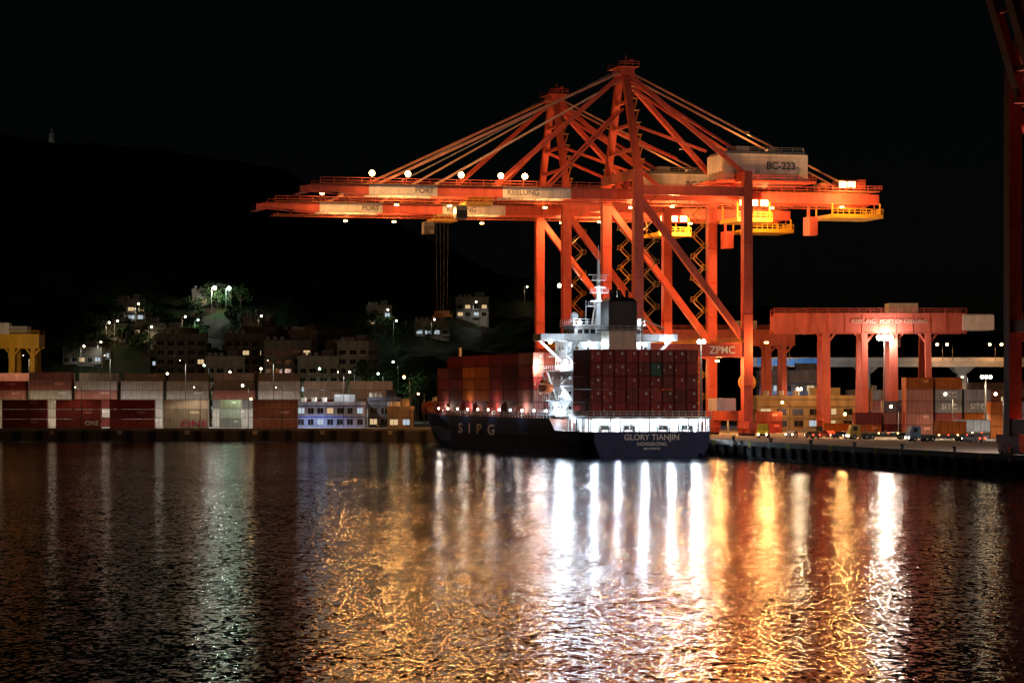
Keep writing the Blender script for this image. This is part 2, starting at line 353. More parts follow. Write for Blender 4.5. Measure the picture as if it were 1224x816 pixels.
mb.box(9.6,18,zb+1.6,17.4,25.4,zb+1.8,ST,(0.4,0.4,0.4)); mb.rail([(9.7,25,zb+1.8),(9.7,18.1,zb+1.8),(17.3,18.1,zb+1.8)],1.0,1.3,WHITE,.07)
mb.beam((18.5,22,zb-3),(18.5,22,zb+4.5),0.35,0.35,ST,SW); mb.beam((18.5,22,zb+4.4),(23.5,22,zb+2.4),0.25,0.25,ST,SW)
mb.box(5,17.5,5,22,26,8,ST,SW)
for x,y,z in ((3,26.2,12.5),(3.4,26.2,19),(1.0,29,zb-.25),(9,28.2,zb-.4),(20,28.2,zb-.4),(26,29,zb-.25),(7,28,zb+3.7),(20,28,zb+3.7),(3,26.0,8.6)): mb.ball((x,y-0.3,z),0.42,EW)
mb.build('superstructure',ship)
mb=MB()
OB=(0.45,0.10,0.03)
prof=[(29.2,.25,.25),(30,.9,.8),(31.5,1.25,1.15),(34,1.25,1.15),(35.4,.95,.8),(36.2,.25,.25)]
for (ya,ra,ha),(yb,rb,hb) in zip(prof[:-1],prof[1:]): mb.cyl((1.2,ya,13.6),(1.2,yb,13.6),ra,10,ST,OB,rb)
mb.box(0.6,33,14.5,1.8,34.6,15.3,ST,OB)
mb.beam((2.9,30.5,11.2),(0.9,30.5,16.8),.3,.3,ST,WHITE); mb.beam((2.9,34.5,11.2),(0.9,34.5,16.8),.3,.3,ST,WHITE)
mb.build('lifeboat',ship)
for p,pw in (((2.6,25.2,12.5),1500),((2.6,25,18.5),1500),((1.0,28.0,zb-.7),900),((9,26.9,zb-.6),1800),((20,26.9,zb-.6),1500),((5.5,27,zb+5),1400),((20.5,27,zb+5),1300),((26,27.5,zb-.7),1000),((2.0,25,8.6),1200),((12.6,30,mz+6),700)):
    lamp(p,pw*1.0,COOL,0.22,ship)
lamp((1.5,41.5,18),2000,(1,.8,.7),0.3,ship); lamp((26.6,41,20),1500,COOL,0.3,ship)
for i in range(4): lamp((-.4,48+i*24,9.4),450,(1,.85,.75),0.15,ship)
shipcols=[CRED,CRED,CBR,CRED,CBR,CRED,(0.36,0.06,0.05)]
def c_st(i,j,k): return CGN if (i,k)==(5,3) else R.choice(shipcols)
stack('stern_container_stack',1.6,2.2,8.1,c_st,9,1,5,'y',parent=ship)
def c_fw(i,j,k):
    if j in (3,4) and k in (1,2,3): return COR
    if j==0: return R.choice([CPK,CRED,CRED,(0.42,0.1,0.07)])
    return R.choice([CRED,CBR,CRED,CRED,CGY if R.random()<.15 else CBR])
stack('forward_container_stack',1.1,42.2,8.1,c_fw,10,7,5,'y',parent=ship,drop=lambda i,j:[5,5,5,5,5,5,5][j] if not (j==6 and i<1) else 4)
text('S  I  P  G',3.2,(-0.14,86,4.4),(RX,0,-RX),(0.85,0.85,0.85),ship,'hull_lettering').scale=(2.9,1,1)
text('GLORY TIANJIN',1.6,(13.5,-0.03,3.9),(RX,0,0),(0.85,0.85,0.85),ship,'stern_name')
text('HONGKONG',1.0,(13.5,-0.03,2.6),(RX,0,0),(0.85,0.85,0.85),ship,'stern_port')
text('IMO 9760172',0.6,(13.5,-0.03,1.7),(RX,0,0),(0.85,0.85,0.85),ship,'stern_number')
# ------------------------------------------------------------ STS CRANES
def crane(s0,front=True,label='BC-223',trolley_x=4,spreader=False,lit=1.0):
    P=empty('ship_to_shore_crane',T(s0,0,0),TH); mb=MB()
    xs,xl=32.0,57.6; YF=24.0; zt=60.0
    C=RED
    for x in (xs,xl):
        for y in (0,YF):
            mb.beam((x,y,6.0),(x,y,zt),2.1,2.0,ST,C)
            for z in (14,30,38,46): mb.box(x-1.12,y-1.08,z,x+1.12,y+1.08,z+.25,ST,(.5,.07,.04))
            mb.box(x-.9,y-4,4.6,x+.9,y+4,6.2,ST,C)
            for k in (-3,-1.2,1.2,3):
                mb.box(x-.7,y+k-.8,3.5,x+.7,y+k+.8,4.55,ST,(.45,.08,.05)); 
                mb.cyl((x-.75,y+k,3.45),(x+.75,y+k,3.45),.42,10,ST,DARK)
        mb.box(x-.95,1.1,6.3,x+.95,YF-1.1,8.6,ST,C)
        mb.box(x-.8,1.1,22,x+.8,YF-1.1,24,ST,C) if x==xl else mb.box(x-.8,1.1,21.8,x+.8,YF-1.1,23.6,ST,C)
        mb.box(x-.9,-1.0,zt,x+.9,YF+1.0,zt+2.2,ST,C)
    for y in (0,YF):
        mb.box(xs+1.1,y-.85,20.6,xl-1.1,y+.85,23.6,ST,C)
        mb.box(xs+1.1,y-.7,56.5,xl-1.1,y+.7,58.6,ST,C)
        mb.beam((xs+.6,y,55.5),(xl-.6,y,24.5),1.5,1.4,ST,C)
        mb.rail([(xs+1.2,y-.8,23.6),(xl-1.2,y-.8,23.6)],1.1,2.5,YEL,.1)
    def segs(a,b):
        out=[]; ed=[a]+[e for e in (-27,-11.6,3.3,19) if a<e<b]+[b]
        for p,q in zip(ed[:-1],ed[1:]):
            m_=(p+q)/2; out.append((p,q,WHITE if (-27<m_<-11.6 or 3.3<m_<19) else C))
        return out
    if front:
        for y in (9,15):
            for p,q,cc in segs(-41,93):
                if p==-41: mb.hexa([(p,y-.6,57),(q,y-.6,55.9),(q,y+.6,55.9),(p,y+.6,57),(p,y-.6,57.9),(q,y-.6,58.2),(q,y+.6,58.2),(p,y+.6,57.9)],ST,cc)
                else: mb.box(p,y-.6,55.9,q,y+.6,58.2,ST,cc)
            yy=7.2 if y==9 else 16.8
            mb.box(-38,min(yy,y),58.25,90,min(yy,y)+1.7,58.35,ST,(.4,.15,.06))
            mb.rail([(-38,yy if y==9 else 18.4,58.3),(90,yy if y==9 else 18.4,58.3)],1.2,3,C,.1)
            for k in range(44):
                x=-37+k*3; mb.beam((x,y,55.9),(x,y,55.2),.12,.12,ST,C)
            mb.box(-38,y-.15,55.1,90,y+.15,55.3,ST,(.4,.1,.05))
        for x in [-41,-33,-24,-12,0,12,24]: mb.box(x,9.6,56.3,x+.9,14.4,57.3,ST,C)
        for x in (40,50,62,72,82,92): mb.box(x,9.6,56.3,x+.9,14.4,57.6,ST,C)
        mb.box(-42.5,7.5,56.2,-41,16.5,57.6,ST,C)
    else:
        a=math.radians(72); 
        for y in (9,15):
            mb.box(28,y-.6,55.9,93,y+.6,58.2,ST,C)
            mb.beam((29,y,57),(29-70*math.cos(a),y,57+70*math.sin(a)),1.2,2.2,ST,C)
        for k in range(8):
            d=4+k*9; mb.beam((29-d*math.cos(a),9.6,57+d*math.sin(a)),(29-d*math.cos(a),14.4,57+d*math.sin(a)),.8,.8,ST,C)
    for x in (xs,xl):
        for y in (9,15): mb.box(x-.6,y-.5,58.2,x+.6,y+.5,60,ST,C)
    az=84.5; K=(xs+.2)
    for y0,y1 in ((0.5,10),(YF-.5,14)):
        mb.beam((K,y0,62),(K,y1,az),1.5,1.4,ST,C)
        mb.beam((K+.6,y1,az),(xl,y0+(1.5 if y0<5 else -1.5),62),1.1,1.0,ST,C)
        mb.beam((K-.3,y1,az-1),(xl+13,9 if y0<5 else 15,60.5),.55,.55,ST,C)
        mb.beam((K,y0*.55+y1*.45,72.5),(xl-9,y0+(1.2 if y0<5 else -1.2),66.6),.6,.6,ST,C)
        yy=9 if y0<5 else 15
        mb.beam((K+.5,y1,az+.5),(89,yy,58.4),.38,.38,ST,(.55,.3,.2))
        if front:
            mb.beam((K-.5,y1,az+.4),(-25,yy,58.3),.5,.5,ST,(.6,.3,.22)); mb.beam((K-.5,y1,az-.3),(2,yy,58.3),.55,.55,ST,C)
            mb.beam((K-.5,y1,az-1.4),(-12,yy,58.3),.22,.22,ST,(.7,.5,.4))
            mb.beam((K-.5,y1,az-8),(14,yy,58.3),.5,.5,ST,C)
            mb.cyl((K-.5,y1,az+1.2),(-20,yy,58.8),.07,6,ST,GREY)
    for z,f in ((67,.2),(72.5,.45),(78,.72)):
        y0=.5+9.5*f; mb.beam((K,y0,z),(K,YF-y0,z),.7,.7,ST,C)
    mb.box(K-1.4,8.6,az-.3,K+1.8,15.4,az+1.2,ST,C)
    mb.box(K-2.2,7.5,az+1.2,K+2.6,16.5,az+1.35,ST,(.4,.1,.06)); mb.rail([(K-2.1,7.6,az+1.35),(K+2.5,7.6,az+1.35)],1.1,1.2,C,.12); mb.rail([(K-2.1,16.4,az+1.35),(K+2.5,16.4,az+1.35)],1.1,1.2,C,.12)
    mb.beam((K-1.6,12,az+1.3),(K+2.4,12,az+3.4),.5,.6,ST,C); mb.beam((K+.8,12,az+1.3),(K+.8,12,az+4.2),.3,.3,ST,C)
    for y in (9.5,14.5): mb.cyl((K,y-.2,az+2),(K,y+.2,az+2),.9,12,ST,(.5,.1,.06))
    for k in range(8):
        z=62+k*2.8; mb.box(K+1.0,3+k*.95,z,K+2.8,4.6+k*.95,z+.12,ST,(.5,.25,.08)); mb.beam((K+1.4,3+k*.95,z),(K+2.4,4+k*.95,z+2.8),.3,.1,ST,(.5,.25,.08))
    mb.box(52,4.5,60.2,76,19.5,60.7,ST,C); mb.rail([(52,4.6,60.7),(76,4.6,60.7),(76,19,60.7)],1.1,2,C,.1)
    mb.cbox(54.5,6,60.7,74.5,18,67.4,.7,ST,WHITE)
    for k in range(3): mb.box(56+k*2.9,5.95,62.2,57.1+k*2.9,5.999,63.0,ST,(.5,.5,.48))
    mb.box(58,8,67.4,61,11,68.6,ST,(.5,.5,.5)); mb.box(66,9,67.4,68,11,68.2,ST,(.5,.5,.5))
    mb.rail([(55.3,6.8,67.4),(73.8,6.8,67.4)],.9,2.4,WHITE,.08)
    mb.box(77,5.5,58.6,92,18.5,58.8,ST,(.4,.12,.06)); mb.rail([(77,5.6,58.8),(92.5,5.6,58.8),(92.5,18.5,58.8)],1.1,1.6,C,.12)
    mb.box(84,8,58.8,89.5,15,61.6,ST,(.5,.09,.05)); mb.box(79,9,58.8,81,14,60.8,ST,(.5,.2,.08))
    for xa,xb,z in ((80.5,93,52.6),(57.5,66,51.4)):
        mb.box(xa,6,z,xb,18,z+.9,ST,YEL); mb.rail([(xa,6.1,z+.9),(xb,6.1,z+.9),(xb,17.9,z+.9)],1.2,1.3,YEL,.12)
        for x in (xa+.4,xb-.4):
            for y in (7,17): mb.beam((x,y,z+.9),(x,y,56),.3,.3,ST,YEL)
    mb.box(76.5,10,48.8,78.5,14,53,ST,C); mb.beam((77,12,53),(77,12,56),.5,.5,ST,C)
    for (sx,sy) in ((xs+2.0,1.6),(xl-4.6,YF-.2)):
        z=8.8;k=0
        while z<55:
            a_,b_=(sx,sx+2.6) if k%2==0 else (sx+2.6,sx)
            mb.beam((a_,sy,z),(b_,sy,z+2.5),.7,.14,ST,(.35,.17,.03)); mb.beam((a_,sy-.4,z+1),(b_,sy-.4,z+3.5),.06,.06,ST,(.5,.27,.03))
            mb.box(b_-.7,sy-.6,z+2.45,b_+.7,sy+.6,z+2.52,ST,(.4,.2,.04)); mb.rail([(b_-.7,sy-.6,z+2.5),(b_+.7,sy-.6,z+2.5)],1,1.4,(.5,.27,.03),.07)
            z+=2.5;k+=1
    mb.cyl((xl+1.3,3,15),(xl+1.3,3.8,15),2.0,16,ST,(.4,.2,.05)); mb.cyl((xl+1.3,2.9,15),(xl+1.3,3.9,15),.5,10,ST,DARK)
    mb.box(xl-6,3,8.6,xl-1.5,9,11.4,ST,(.6,.6,.58))
    if front:
        x=trolley_x
        mb.box(x-3,8.5,54.2,x+3,15.5,54.9,ST,(.45,.25,.05)); mb.cbox(x-5.5,7.6,51,x-3,10.2,54,.25,ST,(.12,.12,.12)); mb.box(x-5.4,7.55,51.3,x-3.1,7.59,52.9,GL,DARK)
        mb.rail([(x-3,8.4,54.9),(x+3,8.4,54.9)],1,1.5,YEL,.1)
        if spreader:
            for dx in (-1.0,1.0):
                for y in (10,14): mb.cyl((x+dx,y,54.2),(x+dx*.8,y,31.8),.05,5,ST,(.04,.04,.04))
            mb.box(x-1.1,6,31,x+1.1,18,31.6,ST,(.2,.12,.04)); mb.box(x-1.3,9.5,31.6,x+1.3,14.5,32.6,ST,(.15,.1,.04))
            for y in (6,17.4): mb.box(x-1.2,y,29.9,x-.9,y+.5,31,ST,DARK); mb.box(x+.9,y,29.9,x+1.2,y+.5,31,ST,DARK)
    if lit:
        for x in (-27,-19,-7,2,7.5):
            y,z=5.6,60.2
            mb.beam((x,7.3,58.4),(x,y,z),.14,.14,ST,C)
            mb.box(x-.35,y,z-.2,x+.35,y+.3,z+.6,ST,DARK); mb.ball((x,y-.4,z+.2),.68,EO)
            lamp((x,y-1.9,z-.4),1300,SOD,.4,P)
        for x,y,z in ((58.5,4.6,55.0),(61,4.6,55.0),(63.5,4.6,55.0),(82.5,4.6,59.6),(84.6,4.6,59.6)):
            mb.beam((x,7.5,z+.5),(x,y+.4,z+.5),.2,.2,ST,C)
            mb.box(x-.9,y,z-.2,x+.9,y+.5,z+1.2,ST,DARK); mb.box(x-.85,y-.05,z-.15,x+.85,y-.002,z+1.15,EO)
        for x,y,z,pw in ((59,2.6,54.4,10500),(64.5,2.6,54.4,10500),(83.6,2.8,59.2,7500),(84,9,55.4,3500),(44,12,55,7500),(37,4,19.9,5000),(52,4,19.9,7500),(44,20,19.9,3500),(36,18,55,7000),(61.5,-2,24,8000),(-20,12,54.2,5000),(-8,12,54.2,4000),(14,12,54.2,3500),(40,-6,66,2500),(62,12,72,1500)):
            mb.box(x-.45,y-.2,z,x+.45,y+.2,z+.35,ST,DARK); mb.box(x-.4,y-.3,z-.3,x+.4,y+.2,z-.002,EO) if z<58 else None
            lamp((x,y-.8,z-1.3),pw,SOD,.4,P)
    else:
        y=24; x=xl; mb.box(x-.6,y+1.3,19,x+.6,y+1.9,20,ST,DARK); mb.box(x-.5,y+1.9,19.1,x+.5,y+1.95,19.9,EWW)
        lamp((x,y+2.6,19.5),95000,(1,.80,.68),.5,P)  # unseen flood added on this crane to fill-light the ship's stern
    mb.build('crane_structure',P)
    text(label,2.3,(68,5.93,64.0),(RX,0,0),(.03,.03,.03),P,'house_number')
    text('ZPMC',2.3,(51.5,-.9,22.1),(RX,0,0),(.8,.78,.75),P,'portal_lettering')
    if front:
        text('PORT',1.7,(-14.5,8.37,57.05),(RX,0,0),(.12,.12,.12),P,'boom_lettering'); text('KEELUNG',1.7,(8,8.37,57.05),(RX,0,0),(.12,.12,.12),P,'boom_lettering')
    return P
crane(67,True,'BC-223',-2,False)
crane(124,True,'BC-222',4,True)
crane(-146,False,'BC-224',0,False,lit=0)
# ------------------------------------------------------------ yard lighting masts
def mast(px,py,D,power,col=SOD,n=4,bulb=EO,name='light_mast',ground=QZ,r=.45,spot=None):
    p=W(px,py,D); P=empty(name,(p.x,p.y,0)); mb=MB()
    mb.cyl((0,0,ground),(0,0,p.z),.3,8,ST,(.12,.12,.12),.13)
    mb.box(-.9,-.9,p.z-.1,.9,.9,p.z,ST,GREY)
    for k in range(n):
        x=(k-(n-1)/2)*.9; mb.box(x-.36,-.75,p.z,x+.36,-.45,p.z+.6,ST,DARK); mb.box(x-.33,-.8,p.z+.04,x+.33,-.752,p.z+.56,bulb)
        mb.ball((x,-.95,p.z+.3),r*.55,bulb)
    mb.build('mast_pole',P); lamp((0,-2.4,p.z),power,col,.5,P,spot=spot)
    return P
def street(px,py,D,power,col=SOD,bulb=EO,ground=QZ,flip=1,spot=150,r=.3):
    p=W(px,py,D); P=empty('street_lamp',(p.x,p.y,0)); mb=MB()
    mb.cyl((1.6*flip,0,ground),(1.6*flip,0,p.z-.3),.12,6,ST,(.06,.06,.06),.07); mb.beam((1.6*flip,0,p.z-.3),(0,0,p.z+.15),.1,.1,ST,DARK)
    mb.box(-.4,-.2,p.z,.4,.2,p.z+.2,ST,DARK); mb.ball((0,-.1,p.z-.12),r,bulb)
    mb.build('lamp_post',P); lamp((0,-.5,p.z-.7),power,col,.25,P,spot=spot)
    return P
mast(1057,405,640,10000,NEU,4,EWW,r=1.3)
mast(838,410,575,2500,NEU,2,EW,r=.9)
mast(675,343,690,6000,WARM,4,EWW,r=1.0)
mast(870,490,640,6000,SOD,2,r=.8)
mast(1178,452,575,11000,WARM,3,EWW,spot=150,r=.7)
mast(984,428,700,7000,SOD,3,spot=150,r=.7)
mast(955,466,720,2500,WARM,2,EWW,r=.7)
for px,py,D,pw,cl in ((880,498,610,6000,SOD),(935,480,640,8000,SOD),(1010,494,575,6000,SOD),(1130,470,568,13000,WARM),(1190,470,550,5000,NEU),(1065,485,560,6000,WARM)):  # last lamp is added to brighten the apron, none is seen there
    street(px,py,D,pw,cl,EO if cl==SOD else EWW,r=.34)
for px,pw in ((1120,2000),(1132,1500),(1183,2000),(1197,1500),(937,2000)): street(px,411,770,pw,SOD,EO,ground=22,r=.42)
# ------------------------------------------------------------ rail gantry cranes (yard)
def yard_gantry(px0,px1,D,zb=27,zt=31.5,col=RED,leg=(0.27,.47,.62,.8),box_end=True,label=True,rz=0):
    a=(px0-612)/F*D; b_=(px1-612)/F*D; Ln=b_-a
    P=empty('yard_gantry_crane',(a,D,0),rz); mb=MB()
    for y in (0,9):
        mb.box(0,y-.6,zb,Ln,y+.6,zt,ST,col)
        mb.box(0,y-.75,zt,Ln,y+.75,zt+.2,ST,col); mb.rail([(0,y-.7,zt+.2),(Ln,y-.7,zt+.2)],1.1,2.5,col,.1)
        mb.box(0,y-.75,zb-.2,Ln,y+.75,zb,ST,col)
        for k in range(int(Ln/4)): mb.box(1+k*4,y-.68,zb,1.15+k*4,y-.6,zt,ST,col)
    for x in (0,Ln-1): mb.box(x,.6,zb+.5,x+1,8.4,zt-.5,ST,col)
    for x in (leg[0]*Ln,leg[2]*Ln):
        for y in (-2.2,11.2):
            yb=0 if y<0 else 9
            mb.beam((x,y,4.5),(x,yb,zb-.2),1.8,1.6,ST,col); mb.box(x-1,y-1.2,3.3,x+1,y+1.2,4.5,ST,DARK)
        mb.box(x-.7,-2,6,x+.7,11,7.6,ST,col)
    for x in (leg[1]*Ln,leg[3]*Ln):
        for y in (-2.2,11.2):
            yb=0 if y<0 else 9
            mb.beam((x,y,4.5),(x,yb,zb-.2),1.4,1.3,ST,col); mb.box(x-.8,y-1,3.3,x+.8,y+1,4.5,ST,DARK)
    for lx in leg:
        mb.beam((lx*Ln-2.2,0,zb-.2),(lx*Ln,0,zb-3),.5,.5,ST,col); mb.beam((lx*Ln+2.2,0,zb-.2),(lx*Ln,0,zb-3),.5,.5,ST,col)
    tx=.6*Ln; mb.box(tx,1,zt+.3,tx+7,8,zt+2.6,ST,(.5,.5,.45)); mb.box(tx+1,2,zb-3.4,tx+3,4,zb-.6,ST,(.5,.45,.4))
    if box_end: mb.cbox(Ln-1,-.9,zb+.6,Ln+6.5,9,zt-.1,.3,ST,WHITE)
    mb.build('gantry_structure',P)
    if label: text('KEELUNG   PORT OF KEELUNG',1.3,(Ln*.6,-.72,(zb+zt)/2+.4),(RX,0,0),(.55,.35,.3),P,'gantry_lettering')
    return P
GR=(0.5,0.12,0.085)
yard_gantry(925,1155,640,col=GR)
yard_gantry(760,950,720,zb=25.5,zt=29.5,leg=(.3,.4,.83,.93),box_end=False,label=False,col=GR)
yard_gantry(-60,47,820,zb=26.5,zt=30.5,col=(.8,.45,.03),leg=(.15,.3,.70,.93),box_end=False,label=False)
lamp((W(20,440,800).x,790,24),6500,WARM,.3,None,'yard_light',spot=175,aim=(W(20,440,820).x,825,29))
lamp((W(1000,405,630).x,622,16),3500,SOD,.3,None,'yard_light')
mb=MB(); mb.cbox(-2,0,30.7,3,4,34.2,.3,ST,WHITE); mb.build('machinery_cabin',None,(W(0,400,820).x,819,0))
# ------------------------------------------------------------ right yard containers
def ystack(px,D,cols,nx,nz,ny=3,long=6.06,axis='x',drop=None,z0=QZ+.01,name='container_stack'):
    x=(px-612)/F*D
    return stack(name,0,0,z0,cols,nx,ny,nz,axis,long,None,(x,D,0),0,drop)
def yr(i,j,k):
    if k in (2,3) and i in (1,2): return CGY
    if k==4: return R.choice([COR,CPK,CPK])
    return R.choice([CPK,CBR,CPK,CPK,CRED,COR])
ystack(1083,590,yr,4,5,3,drop=lambda i,j:[5,5,4,3][i])
ystack(1022,600,yr,2,3,2,drop=lambda i,j:[2,3][i])
ystack(1184,560,[CGY,CBL,COR],4,3,2,drop=lambda i,j:3)
ystack(905,640,[CBR,CRED],1,2,2)
ystack(985,620,[COR,CPK],1,1,1)
ystack(1043,660,[CBR,CGY,CPK],5,4,2,drop=lambda i,j:4)
sx=(1083-612)/F*590
for i,k in ((1,2),(1,3),(2,2)):
    text('SITC',1.7,(sx+i*6.36+3.1,590-.15,QZ+k*2.61+1.35),(RX,0,0),(.9,.9,.9),None,'container_lettering')
# ------------------------------------------------------------ left yard containers
def yl(i,j,k):
    if i==3: return CWH
    if i>=4: return R.choice([CWH,CBR,CCR])
    return R.choice([CRED,CBR,(0.25,0.05,0.05),(.3,.06,.05)]) if k<2 else R.choice([CPK,CBR,CRED])
x0=(-62-612)/F*722
stack('container_stack',x0,722,QZ+.01,lambda i,j,k: yl(i-1,j,k),5,1,3,'x',12.19,surface=False,gap=2.3)
stack('container_stack',(302-612)/F*724,724,QZ+.01,[CBR,(0.3,.12,.08)],1,1,3,'x',12.19)
def yl2(i,j,k):
    if k>=4: return [CPK,CRED,CPK,CWH,CWH,CCR,CWH,CWH,CWH,CWH][i%10]
    if k==3: return R.choice([CWH,CPK,CWH,CWH])
    return R.choice([CWH,CBR,CCR,CWH,CWH,CGY])
stack('container_stack',(-75-612)/F*765,765,QZ+.01,yl2,10,2,5,'x',12.19,gap=.9,drop=lambda i,j:[5,5,6,5,5,5,4,5,5,5][i]-0)
stack('container_stack',(-120-612)/F*800,800,QZ+.01,yl2,9,1,6,'x',12.19,gap=1.2)
stack('container_stack',(262-612)/F*740,740,QZ+.01,[CWH,CBR,CCR,CGY],1,1,3,'x',6.06)
text('ONE',2.1,((232-612)/F*722,721.84,QZ+1.4),(RX,0,0),(.45,.03,.14),None,'container_lettering').scale=(1.6,1,1)
text('ONE',1.8,((110-612)/F*722,721.84,QZ+1.4),(RX,0,0),(.6,.6,.6),None,'container_lettering')
for px,py,D,pw,cl,rr in ((28,424,741,15000,WARM,.1),(125,424,741,15000,NEU,.1),(215,430,741,15000,NEU,.1),(290,460,737,2200,GRN,.36),(320,430,742,14000,NEU,.1),(404,444,742,11000,NEU,.14),(483,450,735,2600,SOD,.4),(300,476,728,700,SOD,.3),(500,470,735,1800,SOD,.3)):
    street(px,py,D,pw,cl,EO if cl==SOD else EWW,r=rr)
lamp((W(380,480,735).x,733,10),4500,(.3,.48,1),.3,None,'yard_light',spot=150)
for px,pw in ((90,900),(232,1800),(330,900)):
    street(px,462,716,pw,WARM,EWW,r=.12)  # weak quay-edge lamps added to lift the front container faces, none seen
def building(name,px,D,w,h,dpt,z0=QZ,col=(.4,.38,.34),fl=3.1,bay=3.0,lit=.15,balc=True,rz=0,acc=None):
    x=(px-612)/F*D; P=empty(name,(x,D,z0),rz); mb=MB()
    mb.box(0,0,-12,w,dpt,h,WA,col); n=max(1,int(h/fl)); nb=max(1,int(w/bay)); bw=w/nb
    dk=tuple(q*.6 for q in col)
    for i in range(n):
        z=i*fl
        mb.box(-.12,-.12,z+fl-.28,w+.12,-.002,z+fl-.05,WA,acc or dk)
        for k in range(nb):
            x0=k*bw+bw*R.uniform(.15,.25); x1=(k+1)*bw-bw*R.uniform(.15,.25)
            r_=R.random(); mt=GL
            if r_<lit: mt=WIN if R.random()<.6 else WIC
            mb.box(x0,-.05,z+.85,x1,-.003,z+2.35,mt,(.02,.022,.025))
            mb.box((x0+x1)/2-.05,-.08,z+.85,(x0+x1)/2+.05,-.051,z+2.35,WA,(.3,.3,.3))
            mb.box(x0-.15,-.18,z+.7,x1+.15,-.004,z+.83,WA,dk)
            if R.random()<.35: mb.box(x1-.1,-.6,z+.2,x1+.6,-.125,z+.75,ST,(.5,.5,.5))
            if balc and (k+int(px))%3==0:
                mb.box(x0-.5,-1.3,z-.05,x1+.5,-.125,z+.07,WA,col); mb.box(x0-.5,-1.3,z+.07,x1+.5,-1.2,z+.95,WA,tuple(min(.8,q*1.15) for q in col))
        for k in range(int(dpt/3.5)):
            y0=1+k*3.5; mb.box(-.05,y0,z+.95,-.003,y0+1.3,z+2.2,GL,DARK); mb.box(w+.003,y0,z+.95,w+.05,y0+1.3,z+2.2,GL,DARK)
    mb.box(-.2,-.2,h,w+.2,.1,h+1.0,WA,col); mb.box(-.2,.1,h,.1,dpt,h+1.0,WA,col); mb.box(w-.1,.1,h,w+.2,dpt,h+1.0,WA,col)
    mb.box(w*.55,2,h,w*.85,dpt*.6,h+3,WA,dk)
    for k in range(3):
        xx=w*(.1+.15*k); mb.cyl((xx,3,h+.4),(xx,3,h+2.2),.75,10,ST,(.5,.5,.5))
    mb.beam((w*.3,2,h),(w*.3,2,h+4),.07,.07,ST,GREY)
    mb.build('facade',P); return P
building('harbour_office',354,742,19,6.2,10,col=(.45,.5,.6),acc=(.02,.10,.6),bay=2.6,lit=.35,balc=False)
building('depot_building',440,748,9,7.5,8,col=(.12,.14,.2),lit=.1,balc=False)
building('warehouse',905,705,26,8.0,14,col=(.55,.45,.28),lit=.12,balc=False,bay=4)
building('warehouse',1020,735,60,9.5,16,col=(.35,.28,.22),lit=.08,balc=False,bay=4)
building('terminal_building',908,750,19,15,10,col=(.6,.65,.7),acc=(.03,.2,.7),lit=.3,balc=False)
lamp((W(930,440,738).x,738,17),3500,(.45,.65,1),.3,None,'yard_light',spot=165)
building('site_office',463,735,7,5,6,col=(.4,.3,.2),lit=.5,balc=False)
tb=[(186,905,17,26,.25),(214,930,12,22,.2),(246,900,13,19,.38),(268,915,15,29,.33),(290,940,12,32,.3),(316,905,16,24,.36),(345,925,10,30,.3),(356,900,14,21,.4),(388,915,12,24,.33),(403,900,11,27,.38),(180,960,20,20,.2),(232,965,18,26,.25),(330,970,26,30,.2)]
for px,D,w_,h_,g in tb:
    k=R.uniform(.6,1.15); building('apartment_building',px,D,w_,h_+R.uniform(-3,3),11,col=(g*k*1.05,g*k*.95,g*k*.82),lit=.10,rz=R.uniform(-.3,.3))
for px,py,D,pw,cl in ((200,446,880,3200,WARM),(244,436,884,1800,GRN),(275,444,880,3200,NEU),(312,440,882,3500,NEU),(350,448,880,3000,WARM),(382,440,882,1800,GRN),(418,444,882,4200,NEU),(452,446,870,2000,GRN),(470,432,872,2000,GRN)):
    street(px,py,D,pw,cl,EGR if cl==GRN else EWW,spot=172,r=.36)
# ------------------------------------------------------------ hill
def ridge(px):
    P_=[(-700,190),(-300,175),(0,168),(66,186),(200,198),(350,222),(480,285),(600,335),(800,365),(1000,395),(1300,430),(2200,440)]
    for a,b_ in zip(P_[:-1],P_[1:]):
        if a[0]<=px<=b_[0]: return a[1]+(b_[1]-a[1])*(px-a[0])/(b_[0]-a[0])
    return 300
def hz(X,Y):
    px=X/1500*F+612; ry=ridge(max(-700,min(2200,px))); zr=CH+(HY-ry)*1500/F
    t=(Y-960)/540.0
    t=max(0,min(1.6,t)); s_=t if t<1 else max(0,1-(t-1)*1.5)
    s_=math.sin(min(1,s_)*math.pi/2)**.9
    n1=noise.noise(Vector((X*.006,Y*.006,0)))*14*s_; n2=noise.noise(Vector((X*.05,Y*.05,3)))*3.0+noise.noise(Vector((X*.13,Y*.13,7)))*1.8
    return 2.0+zr*s_+(n1+n2*min(1,t*6))
NX,NY=330,110; vs=[];fs=[]
for j in range(NY+1):
    for i in range(NX+1):
        X=-640+i*(1500/NX); Y=960+j*(900/NY)
        vs.append((X,Y,hz(X,Y)))
for j in range(NY):
    for i in range(NX):
        a=j*(NX+1)+i; fs.append((a,a+1,a+NX+2,a+NX+1))
mb=MB(); mb.v=vs; mb.f=fs; mb.m=[LE]*len(fs); mb.c=[(R.uniform(.015,.04),R.uniform(.025,.05),.018) for _ in fs]; mb.build('hill',smooth=False)
def onhill(px,py):
    D=965
    while D<1490:
        p=W(px,py,D)
        if hz(p.x,D)>=p.z: return p
        D+=3
    return W(px,py,1200)
